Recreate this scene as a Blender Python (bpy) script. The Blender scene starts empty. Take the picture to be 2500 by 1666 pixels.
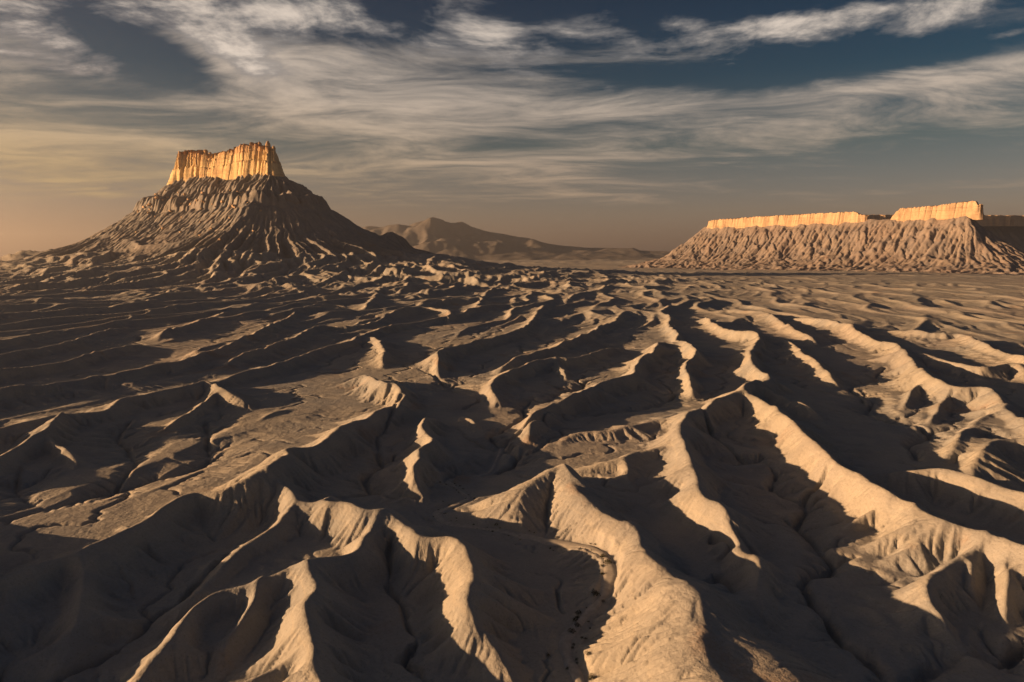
import bpy, math, random
import numpy as np
from mathutils import Vector

# ------------------------------------------------------------------ camera, world, sun, exposure
sc = bpy.context.scene
col = sc.collection
H = 75.0                                   # drone height above the badland floor
F = 1667.0                                 # focal length in photo pixels (2500 wide)
PITCH = math.atan((833.0 - 625.0) / F)

cam_d = bpy.data.cameras.new('camera')
cam_d.sensor_width = 36.0
cam_d.lens = 36.0 * F / 2500.0
cam_d.clip_start = 1.0
cam_d.clip_end = 120000.0
cam = bpy.data.objects.new('camera', cam_d)
col.objects.link(cam)
cam.location = (0, 0, H)
cam.rotation_euler = (math.radians(90) - PITCH, 0, 0)
sc.camera = cam

SUN_EL = math.radians(9.0)
SUN_AZ = math.radians(-96.0)               # measured from +Y (view direction), negative = left
sun_dir = Vector((math.sin(SUN_AZ) * math.cos(SUN_EL), math.cos(SUN_AZ) * math.cos(SUN_EL), math.sin(SUN_EL)))
sun_d = bpy.data.lights.new('sun', 'SUN')
sun_d.energy = 5.0
sun_d.angle = math.radians(0.53)
sun_d.color = (1.0, 0.56, 0.25)
sun = bpy.data.objects.new('sun', sun_d)
col.objects.link(sun)
sun.rotation_euler = sun_dir.to_track_quat('Z', 'Y').to_euler()
sun.location = (-300, -40, 300)

vs = sc.view_settings
vs.view_transform = 'Standard'
vs.look = 'None'
vs.exposure = 1.58
vs.gamma = 1.0
vs.use_curve_mapping = False
sc.cycles.max_bounces = 4
sc.cycles.diffuse_bounces = 2
sc.cycles.glossy_bounces = 1
sc.cycles.volume_bounces = 0


class NT:
    """small helper that wires shader nodes"""
    def __init__(self, tree):
        self.t = tree
        self.t.nodes.clear()

    def n(self, kind, **kw):
        nd = self.t.nodes.new(kind)
        for k, v in kw.items():
            if k == 'inputs':
                for i, val in v.items():
                    self.set(nd.inputs[i], val)
            else:
                setattr(nd, k, v)
        return nd

    def set(self, sock, val):
        if isinstance(val, bpy.types.NodeSocket):
            self.t.links.new(val, sock)
        elif isinstance(val, bpy.types.Node):
            self.t.links.new(val.outputs[0], sock)
        else:
            sock.default_value = val

    def math(self, op, a, b=0.0, c=0.0, clamp=False):
        nd = self.n('ShaderNodeMath', operation=op, use_clamp=clamp)
        self.set(nd.inputs[0], a); self.set(nd.inputs[1], b); self.set(nd.inputs[2], c)
        return nd.outputs[0]

    def mix(self, fac, a, b, blend='MIX'):
        nd = self.n('ShaderNodeMix', data_type='RGBA', blend_type=blend)
        self.set(nd.inputs[0], fac); self.set(nd.inputs[6], a); self.set(nd.inputs[7], b)
        return nd.outputs[2]

    def ramp(self, val, lo, hi, a=0.0, b=1.0, smooth=True):
        nd = self.n('ShaderNodeMapRange', interpolation_type='SMOOTHSTEP' if smooth else 'LINEAR')
        for i, v in enumerate((val, lo, hi, a, b)):
            self.set(nd.inputs[i], v)
        return nd.outputs[0]

    def noise(self, vec, scale, detail=4.0, rough=0.55, dist=0.0, dim='3D'):
        nd = self.n('ShaderNodeTexNoise', noise_dimensions=dim)
        self.set(nd.inputs['Vector'], vec)
        self.set(nd.inputs['Scale'], scale); self.set(nd.inputs['Detail'], detail)
        self.set(nd.inputs['Roughness'], rough); self.set(nd.inputs['Distortion'], dist)
        return nd.outputs[0]


def c4(r, g, b):
    return (r, g, b, 1.0)


def build_world():
    w = bpy.data.worlds.new('World')
    sc.world = w
    w.use_nodes = True
    t = NT(w.node_tree)
    sky = t.n('ShaderNodeTexSky', sky_type='NISHITA', sun_disc=False)
    sky.sun_elevation = SUN_EL
    sky.sun_rotation = SUN_AZ
    sky.air_density = 1.0
    sky.dust_density = 1.0
    sky.ozone_density = 1.5
    d = t.n('ShaderNodeTexCoord').outputs['Generated']
    sp = t.n('ShaderNodeSeparateXYZ'); t.set(sp.inputs[0], d)
    x, y, z = sp.outputs
    az = t.math('ARCTAN2', x, y)
    el = t.math('ARCSINE', z)
    # polarised, contrasty evening sky: deep teal overhead, warm dust low down
    rp = t.n('ShaderNodeValToRGB')
    t.set(rp.inputs[0], t.ramp(el, 0.0, 0.5, 0, 1, smooth=False))
    e = rp.color_ramp.elements
    stops = [(0.0, TINT[0]), (0.12, TINT[1]), (0.3, TINT[2]), (0.48, TINT[3]), (0.7, TINT[4]), (1.0, TINT[4])]
    e[0].position = 0; e[0].color = stops[0][1]; e[1].position = 1.0; e[1].color = stops[-1][1]
    for p, c in stops[1:-1]:
        n = e.new(p); n.color = c
    clear = t.mix(1.0, sky.outputs[0], rp.outputs[0], 'MULTIPLY')

    # cloud sheet seen in perspective: position on a level plane overhead
    zz = t.math('ADD', t.math('MAXIMUM', z, 0.0), 0.055)
    cb = t.n('ShaderNodeCombineXYZ')
    t.set(cb.inputs[0], t.math('DIVIDE', x, zz)); t.set(cb.inputs[1], t.math('DIVIDE', y, zz))
    P = cb.outputs[0]
    wp = t.n('ShaderNodeTexNoise', noise_dimensions='2D'); wp.inputs['Scale'].default_value = 0.5; wp.inputs['Detail'].default_value = 3
    t.set(wp.inputs['Vector'], P)
    off = t.n('ShaderNodeVectorMath', operation='MULTIPLY_ADD')
    t.set(off.inputs[0], wp.outputs['Color']); off.inputs[1].default_value = (0.8, 0.8, 0); t.set(off.inputs[2], P)
    mp = t.n('ShaderNodeMapping'); mp.inputs['Rotation'].default_value = (0, 0, math.radians(16))
    mp.inputs['Scale'].default_value = (0.6, 1.15, 1); t.set(mp.inputs['Vector'], off.outputs[0])
    fib = t.noise(mp.outputs[0], 1.5, 8, 0.68, 0.3, '2D')          # fibrous cirrus
    puf = t.noise(off.outputs[0], 4.6, 8, 0.66, 0.0, '2D')         # ragged puffs
    lowf = t.noise(P, 0.35, 2, 0.5, 0.0, '2D')

    ae = t.n('ShaderNodeCombineXYZ'); t.set(ae.inputs[0], az); t.set(ae.inputs[1], el)

    def blob(sx, sy, rx, ry, rot=0.0):
        a0 = math.atan((sx - 1250) / F); e0 = math.atan((625 - sy) / F * math.cos(a0))
        m = t.n('ShaderNodeMapping', vector_type='TEXTURE')
        m.inputs['Location'].default_value = (a0, e0, 0)
        m.inputs['Rotation'].default_value = (0, 0, math.radians(rot))
        m.inputs['Scale'].default_value = (rx / F, ry / F, 1)
        t.set(m.inputs['Vector'], ae.outputs[0])
        ln = t.n('ShaderNodeVectorMath', operation='LENGTH'); t.set(ln.inputs[0], m.outputs[0])
        return t.ramp(ln.outputs['Value'], 1.35, 0.1)

    def total(lst):
        s_ = None
        for amt, *bb in lst:
            v = t.math('MULTIPLY', blob(*bb), amt)
            s_ = v if s_ is None else t.math('ADD', s_, v)
        return s_
    veil_cov = total(VEIL)
    puff_cov = total(PUFFS)
    veil = t.ramp(t.math('ADD', t.math('ADD', fib, t.math('MULTIPLY', lowf, 0.25)), veil_cov), 0.60, 1.24)
    # ragged puffs
    pf = t.math('ADD', t.math('ADD', t.math('MULTIPLY', puf, 0.8), t.math('MULTIPLY', fib, 0.35)), t.math('ADD', puff_cov, t.ramp(el, 0.17, 0.28, 0.0, 0.16)))
    puff = t.ramp(pf, 0.70, 1.0)
    low = t.ramp(el, 0.02, 0.26, 1, 0)
    left = t.ramp(az, 0.25, -0.8, 0, 1)
    vcol = t.mix(low, c4(*VC[0]), c4(*VC[1]))
    vcol = t.mix(t.math('MULTIPLY', left, low), vcol, c4(*VC[2]))
    vcol = t.mix(t.ramp(fib, 0.35, 0.68, 0.55, 0.0), vcol, t.mix(1.0, vcol, c4(0.52, 0.55, 0.60), 'MULTIPLY'))
    c = t.mix(t.math('MULTIPLY', veil, 0.85), clear, vcol)
    pcol = t.mix(t.ramp(pf, 0.86, 1.22), c4(*PC[0]), c4(*PC[1]))
    pcol = t.mix(t.math('MULTIPLY', low, 0.8), pcol, c4(*VC[1]))
    c = t.mix(t.math('MULTIPLY', puff, 0.9), c, pcol)
    bg = t.n('ShaderNodeBackground')
    t.set(bg.inputs[0], c); t.set(bg.inputs[1], 0.058)
    out = t.n('ShaderNodeOutputWorld')
    t.set(out.inputs[0], bg)


# strength of the Nishita sky by height (horizon .. overhead); the dark polarised look of the evening
TINT = [c4(0.56, 0.39, 0.50), c4(0.52, 0.36, 0.37), c4(0.25, 0.24, 0.225), c4(0.055, 0.130, 0.165), c4(0.02, 0.085, 0.135)]
# cloud colours, in the units of the sky before its strength
VC = [(4.1, 3.4, 2.75), (3.0, 2.0, 1.25), (3.4, 2.35, 0.9)]
PC = [(1.3, 1.26, 1.26), (4.8, 4.1, 3.45)]
# where the cloud masses lie: amount, photo pixel centre, radii, tilt
VEIL = [(0.13, 1250, 350, 2600, 190, 0), (0.30, 950, 240, 600, 130, -6), (0.30, 620, 185, 190, 80, -35), (0.24, 2050, 238, 600, 30, 2),
        (0.16, 1850, 300, 800, 90, 0), (0.26, 60, 340, 520, 150, -4), (-0.22, 900, 90, 1000, 50, 0), (0.16, 1000, 420, 1000, 70, 0), (0.12, 1450, 475, 260, 30, -4),
        (-0.40, 400, 165, 230, 50, -12), (-0.24, 1270, 352, 190, 30, 3), (-0.50, 1800, 15, 1500, 75, 0),
        (-0.26, 2150, 160, 600, 45, 0), (-0.20, 2200, 400, 500, 60, 0), (-0.34, 1250, 590, 2600, 80, 0)]
PUFFS = [(0.16, 620, 35, 420, 45, 0), (0.22, 120, 85, 210, 55, -20), (0.26, 100, 165, 200, 18, -6), (0.16, 480, 70, 260, 80, -15), (0.24, 790, 62, 150, 55, 10), (-0.30, 400, 150, 200, 40, -12), (-0.34, 1900, 15, 1400, 40, 0), (-0.20, 2100, 160, 500, 40, 0),
         (0.33, 1180, 90, 170, 60, -20), (0.30, 1440, 72, 150, 40, 4), (0.30, 1610, 62, 90, 36, -20), (0.34, 1950, 90, 300, 26, 2), (0.30, 2240, 74, 110, 30, 12),
         (0.26, 2450, 103, 70, 10, 4), (0.22, 610, 150, 130, 60, -30)]
build_world()

# ------------------------------------------------------------------ numpy helpers
rng = np.random.default_rng(11)
PERM = rng.permutation(256).astype(np.int32)
PERM = np.concatenate([PERM, PERM])
GA = rng.random(256) * 2 * np.pi
GX, GY = np.cos(GA), np.sin(GA)


def perlin(x, y, seed=0):
    x = x + seed * 37.17; y = y + seed * 91.73
    xi = np.floor(x).astype(np.int64); yi = np.floor(y).astype(np.int64)
    xf = x - xi; yf = y - yi
    xi &= 255; yi &= 255
    x1 = (xi + 1) & 255; y1 = (yi + 1) & 255
    u = xf * xf * xf * (xf * (xf * 6 - 15) + 10)
    v = yf * yf * yf * (yf * (yf * 6 - 15) + 10)

    def g(ix, iy, dx, dy):
        h = PERM[PERM[ix] + iy]
        return GX[h] * dx + GY[h] * dy
    a = g(xi, yi, xf, yf); b = g(x1, yi, xf - 1, yf)
    c = g(xi, y1, xf, yf - 1); d = g(x1, y1, xf - 1, yf - 1)
    return (a + u * (b - a) + v * ((c + u * (d - c)) - (a + u * (b - a)))) * 1.5


def fbm(x, y, oct=4, seed=0, gain=0.5, lac=2.03):
    s = 0; a = 1.0; f = 1.0
    for o in range(oct):
        s = s + a * perlin(x * f, y * f, seed + o * 3)
        a *= gain; f *= lac
    return s


def ridged(x, y, oct=3, seed=0, gain=0.5):
    s = 0; a = 1.0; f = 1.0; tot = 0
    for o in range(oct):
        n = 1 - np.abs(perlin(x * f, y * f, seed + o * 5)) * 1.6
        s = s + a * np.clip(n, 0, 1) ** 2
        tot += a; a *= gain; f *= 2.1
    return s / tot


def sstep(a, b, x):
    t = np.clip((x - a) / (b - a), 0, 1)
    return t * t * (3 - 2 * t)


class Noise1:
    def __init__(self, seed):
        self.v = np.random.default_rng(seed).uniform(-1, 1, 512)

    def __call__(self, s):
        i = np.floor(s).astype(np.int64); f = s - i
        f = f * f * (3 - 2 * f)
        return self.v[i & 511] * (1 - f) + self.v[(i + 1) & 511] * f


def unproject(px, py, z=0.0):
    """photo pixel -> world point on the level z"""
    rx = (px - 1250.0) / F
    ry = (833.0 - py) / F
    dy = math.cos(PITCH) + ry * math.sin(PITCH)
    dz = -math.sin(PITCH) + ry * math.cos(PITCH)
    k = (z - H) / dz
    return rx * k, dy * k


def on_floor(px, py, h):
    """photo pixel -> world point h above the tilted valley floor"""
    x, y = unproject(px, py, h)
    for _ in range(3):
        x, y = unproject(px, py, h + TILT * min(math.hypot(x, y), 2500))
    return x, y


def at_depth(px, py, Y):
    """photo pixel at the forward distance Y -> (x, y, z)"""
    rx = (px - 1250.0) / F
    ry = (833.0 - py) / F
    dy = math.cos(PITCH) + ry * math.sin(PITCH)
    dz = -math.sin(PITCH) + ry * math.cos(PITCH)
    k = Y / dy
    return rx * k, Y, H + dz * k


def erode(z, dx, dy, iters, K, D, m=0.5, noise=0.0, A0=1.0, every=2, lock=None):
    """stream power erosion with hillslope diffusion on a (rows, cols) grid; dx, dy are cell sizes"""
    R, C = z.shape
    N = R * C
    idx = np.arange(N).reshape(R, C)
    dx = np.broadcast_to(dx, z.shape); dy = np.broadcast_to(dy, z.shape)
    dd = np.hypot(dx, dy)
    area = (dx * dy).ravel()
    cell2 = np.minimum(dx, dy) ** 2
    offs = [(-1, 0, dy), (1, 0, dy), (0, -1, dx), (0, 1, dx), (-1, -1, dd), (-1, 1, dd), (1, -1, dd), (1, 1, dd)]
    zn = z.copy()
    jit = np.random.default_rng(5).normal(0, 1, z.shape) * noise if noise else 0
    for it in range(iters):
        if it % every == 0:
            zz = zn + jit if it < iters * 0.6 else zn
            best = np.zeros_like(zz); rec = idx.copy(); dist = dy.copy()
            for oi, oj, ds in offs:
                a = slice(max(0, -oi), R - max(0, oi)); b = slice(max(0, -oj), C - max(0, oj))
                a2 = slice(max(0, oi), R + min(0, oi)); b2 = slice(max(0, oj), C + min(0, oj))
                s = (zz[a, b] - zz[a2, b2]) / ds[a, b]
                k = s > best[a, b]
                best[a, b] = np.where(k, s, best[a, b])
                rec[a, b] = np.where(k, idx[a2, b2], rec[a, b])
                dist[a, b] = np.where(k, ds[a, b], dist[a, b])
            rec = rec.ravel()
            Rk = np.where(rec == idx.ravel(), N, rec)
            Rk = np.append(Rk, N)
            S = np.append(area.copy(), 0.0)
            for k in range(12):
                S = S + np.bincount(Rk, weights=S, minlength=N + 1)
                S[N] = 0
                Rk = Rk[Rk]
            A = S[:N].reshape(R, C)
        zr = zn.ravel()[rec].reshape(R, C)
        Fk = K * np.power(A / A0, m) / dist
        tgt = (zn + Fk * zr) / (1 + Fk)
        zn = np.minimum(zn, tgt)
        if D:
            p = np.pad(zn, 1, mode='edge')
            lap = (p[:-2, 1:-1] + p[2:, 1:-1] + p[1:-1, :-2] + p[1:-1, 2:]) / 4 - zn
            zn = zn + np.clip(D / cell2, 0, 0.9) * lap
    return zn, A


def fill_pits(z, eps, sweeps=10):
    """raise closed hollows until they drain to the rim of the grid (Planchon-Darboux sweeps)"""
    R, C = z.shape
    W = np.full_like(z, 1e6)
    W[0], W[-1], W[:, 0], W[:, -1] = z[0], z[-1], z[:, 0], z[:, -1]

    def line(i, j, z_, W_, E_):
        p = W_[j]
        m = p.copy()
        m[1:] = np.minimum(m[1:], p[:-1]); m[:-1] = np.minimum(m[:-1], p[1:])
        W_[i] = np.maximum(z_[i], np.minimum(W_[i], m + E_[i]))
    zT = np.ascontiguousarray(z.T); eT = np.ascontiguousarray(eps.T)
    for k in range(sweeps):
        for i in range(1, R - 1): line(i, i - 1, z, W, eps)
        for i in range(R - 2, 0, -1): line(i, i + 1, z, W, eps)
        WT = np.ascontiguousarray(W.T)
        for j in range(1, C - 1): line(j, j - 1, zT, WT, eT)
        for j in range(C - 2, 0, -1): line(j, j + 1, zT, WT, eT)
        Wn = np.ascontiguousarray(WT.T)
        if np.abs(Wn - W).max() < 1e-4:
            W = Wn
            break
        W = Wn
    return W


def grid_mesh(name, X, Y, Z, mat, flip=False, smooth=True):
    R, C = X.shape
    me = bpy.data.meshes.new(name)
    co = np.stack([X, Y, Z], -1).reshape(-1, 3).astype(np.float32)
    i = np.arange(R * C).reshape(R, C)
    q = np.stack([i[:-1, :-1], i[:-1, 1:], i[1:, 1:], i[1:, :-1]], -1).reshape(-1, 4)
    if flip:
        q = q[:, ::-1]
    me.vertices.add(len(co)); me.vertices.foreach_set('co', co.ravel())
    me.loops.add(q.size); me.loops.foreach_set('vertex_index', q.ravel().astype(np.int32))
    me.polygons.add(len(q))
    me.polygons.foreach_set('loop_start', np.arange(0, q.size, 4, dtype=np.int32))
    me.polygons.foreach_set('use_smooth', np.full(len(q), smooth))
    me.update(calc_edges=True)
    me.materials.append(mat)
    ob = bpy.data.objects.new(name, me)
    col.objects.link(ob)
    return ob


def py_mesh(name, verts, faces, mat, parent=None, smooth=True):
    me = bpy.data.meshes.new(name)
    me.from_pydata([tuple(v) for v in verts], [], faces)
    me.polygons.foreach_set('use_smooth', [smooth] * len(me.polygons))
    me.update()
    me.materials.append(mat)
    ob = bpy.data.objects.new(name, me)
    col.objects.link(ob)
    if parent:
        ob.parent = parent
    return ob


def tag(o, label=None, cat=None, group=None, kind=None):
    if label: o['label'] = label
    if cat: o['category'] = cat
    if group: o['group'] = group
    if kind: o['kind'] = kind
    return o


# ------------------------------------------------------------------ materials
def clay_material(name='shale_clay', tint=(1.0, 1.0, 1.0)):
    """grey shale badland clay with tan crust and reddish silt patches"""
    m = bpy.data.materials.new(name); m.use_nodes = True
    t = NT(m.node_tree)
    pos = t.n('ShaderNodeNewGeometry').outputs['Position']
    big = t.noise(pos, 0.012, 4, 0.55)
    mid = t.noise(pos, 0.07, 5, 0.6)
    fine = t.noise(pos, 1.3, 6, 0.7)
    c = t.mix(t.ramp(big, 0.36, 0.64), c4(0.232, 0.246, 0.266), c4(0.300, 0.292, 0.275))
    pk = t.noise(pos, 0.005, 3, 0.5)
    c = t.mix(t.ramp(pk, 0.45, 0.68, 0, 0.6), c, c4(0.305, 0.275, 0.265))
    spz = t.n('ShaderNodeSeparateXYZ'); t.set(spz.inputs[0], pos)
    bedz = t.n('ShaderNodeCombineXYZ'); t.set(bedz.inputs[2], t.math('ADD', spz.outputs[2], t.math('MULTIPLY', mid, 3.0)))
    band = t.noise(bedz.outputs[0], 0.55, 3, 0.6)
    c = t.mix(t.ramp(band, 0.54, 0.64, 0, 0.30), c, c4(0.36, 0.335, 0.29))
    c = t.mix(t.ramp(band, 0.44, 0.34, 0, 0.28), c, c4(0.19, 0.195, 0.20))
    c = t.mix(t.ramp(mid, 0.40, 0.66, 0, 0.55), c, c4(0.325, 0.308, 0.28))
    c = t.mix(t.ramp(mid, 0.56, 0.30, 0, 0.35), c, c4(0.205, 0.208, 0.212))
    red = t.math('MULTIPLY', t.ramp(t.noise(pos, 0.03, 3, 0.5, 0.6), 0.62, 0.72), t.ramp(fine, 0.4, 0.6, 0.25, 0.7))
    c = t.mix(red, c, c4(0.27, 0.19, 0.145))
    c = t.mix(t.ramp(fine, 0.35, 0.65, 0.0, 0.28), c, c4(0.185, 0.178, 0.172))
    speck = t.noise(pos, 2.6, 3, 0.7)
    c = t.mix(t.ramp(speck, 0.60, 0.70, 0, 0.55), c, c4(0.10, 0.095, 0.085))
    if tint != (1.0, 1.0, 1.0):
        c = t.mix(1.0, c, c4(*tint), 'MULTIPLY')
    b = t.n('ShaderNodeBsdfPrincipled')
    t.set(b.inputs['Base Color'], c)
    b.inputs['Roughness'].default_value = 0.95
    b.inputs['Specular IOR Level'].default_value = 0.12
    # crumbly popcorn clay relief
    h = t.math('ADD', t.math('MULTIPLY', t.noise(pos, 0.9, 5, 0.62), 0.55), t.math('ADD', t.math('MULTIPLY', t.noise(pos, 3.5, 3, 0.6), 0.12), t.math('MULTIPLY', t.noise(pos, 0.16, 6, 0.6), 1.8)))
    bp = t.n('ShaderNodeBump'); bp.inputs['Strength'].default_value = 0.9; bp.inputs['Distance'].default_value = 0.5
    t.set(bp.inputs['Height'], h)
    t.set(b.inputs['Normal'], bp)
    o = t.n('ShaderNodeOutputMaterial'); t.set(o.inputs[0], b)
    return m


def rock_material(name, base, dark, scale, zs, zcap=None):
    """sandstone cliff: pale yellow beds, brown varnish on vertical streaks"""
    m = bpy.data.materials.new(name); m.use_nodes = True
    t = NT(m.node_tree)
    pos = t.n('ShaderNodeNewGeometry').outputs['Position']
    st = t.n('ShaderNodeMapping'); st.inputs['Scale'].default_value = (1, 1, 0.4); t.set(st.inputs['Vector'], pos)
    bd = t.n('ShaderNodeMapping'); bd.inputs['Scale'].default_value = (0.06, 0.06, 1); t.set(bd.inputs['Vector'], pos)
    streak = t.noise(st.outputs[0], scale, 5, 0.6)
    beds = t.noise(bd.outputs[0], zs, 4, 0.6)
    c = t.mix(t.ramp(streak, 0.48, 0.74, 0, 0.6), base, dark)
    c = t.mix(t.ramp(beds, 0.5, 0.68, 0, 0.45), c, c4(dark[0] * 1.1, dark[1] * 0.95, dark[2] * 0.9))
    if zcap:                                   # a browner bed forms the top of the cliff
        zz = t.n('ShaderNodeSeparateXYZ'); t.set(zz.inputs[0], pos)
        k = t.math('ADD', zz.outputs[2], t.math('MULTIPLY', streak, 46.0))
        c = t.mix(t.ramp(k, zcap[0] + 18, zcap[1] + 26, 0, 0.8), c, c4(0.30, 0.17, 0.10))
    b = t.n('ShaderNodeBsdfPrincipled'); t.set(b.inputs['Base Color'], c)
    b.inputs['Roughness'].default_value = 0.9; b.inputs['Specular IOR Level'].default_value = 0.15
    bp = t.n('ShaderNodeBump'); bp.inputs['Strength'].default_value = 0.7; bp.inputs['Distance'].default_value = 1.6
    t.set(bp.inputs['Height'], t.math('ADD', t.math('MULTIPLY', streak, 0.6), t.math('MULTIPLY', beds, 1.2)))
    t.set(b.inputs['Normal'], bp)
    o = t.n('ShaderNodeOutputMaterial'); t.set(o.inputs[0], b)
    return m


def plain_material(name, base, var, scale, amt=0.5, rough=0.95):
    m = bpy.data.materials.new(name); m.use_nodes = True
    t = NT(m.node_tree)
    pos = t.n('ShaderNodeNewGeometry').outputs['Position']
    c = t.mix(t.ramp(t.noise(pos, scale, 5, 0.6), 0.35, 0.65, 0, amt), base, var)
    b = t.n('ShaderNodeBsdfPrincipled'); t.set(b.inputs['Base Color'], c)
    b.inputs['Roughness'].default_value = rough; b.inputs['Specular IOR Level'].default_value = 0.1
    o = t.n('ShaderNodeOutputMaterial'); t.set(o.inputs[0], b)
    return m


M_CLAY = clay_material()
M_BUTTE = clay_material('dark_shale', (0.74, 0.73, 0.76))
M_MESA = clay_material('pinkish_shale', (0.78, 0.70, 0.70))
M_CAP = rock_material('sandstone', c4(0.40, 0.30, 0.205), c4(0.23, 0.15, 0.105), 0.045, 0.09)

M_CAP_BUTTE = rock_material('butte_sandstone', c4(0.54, 0.415, 0.235), c4(0.28, 0.175, 0.11), 0.045, 0.09, (400, 448))

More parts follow.
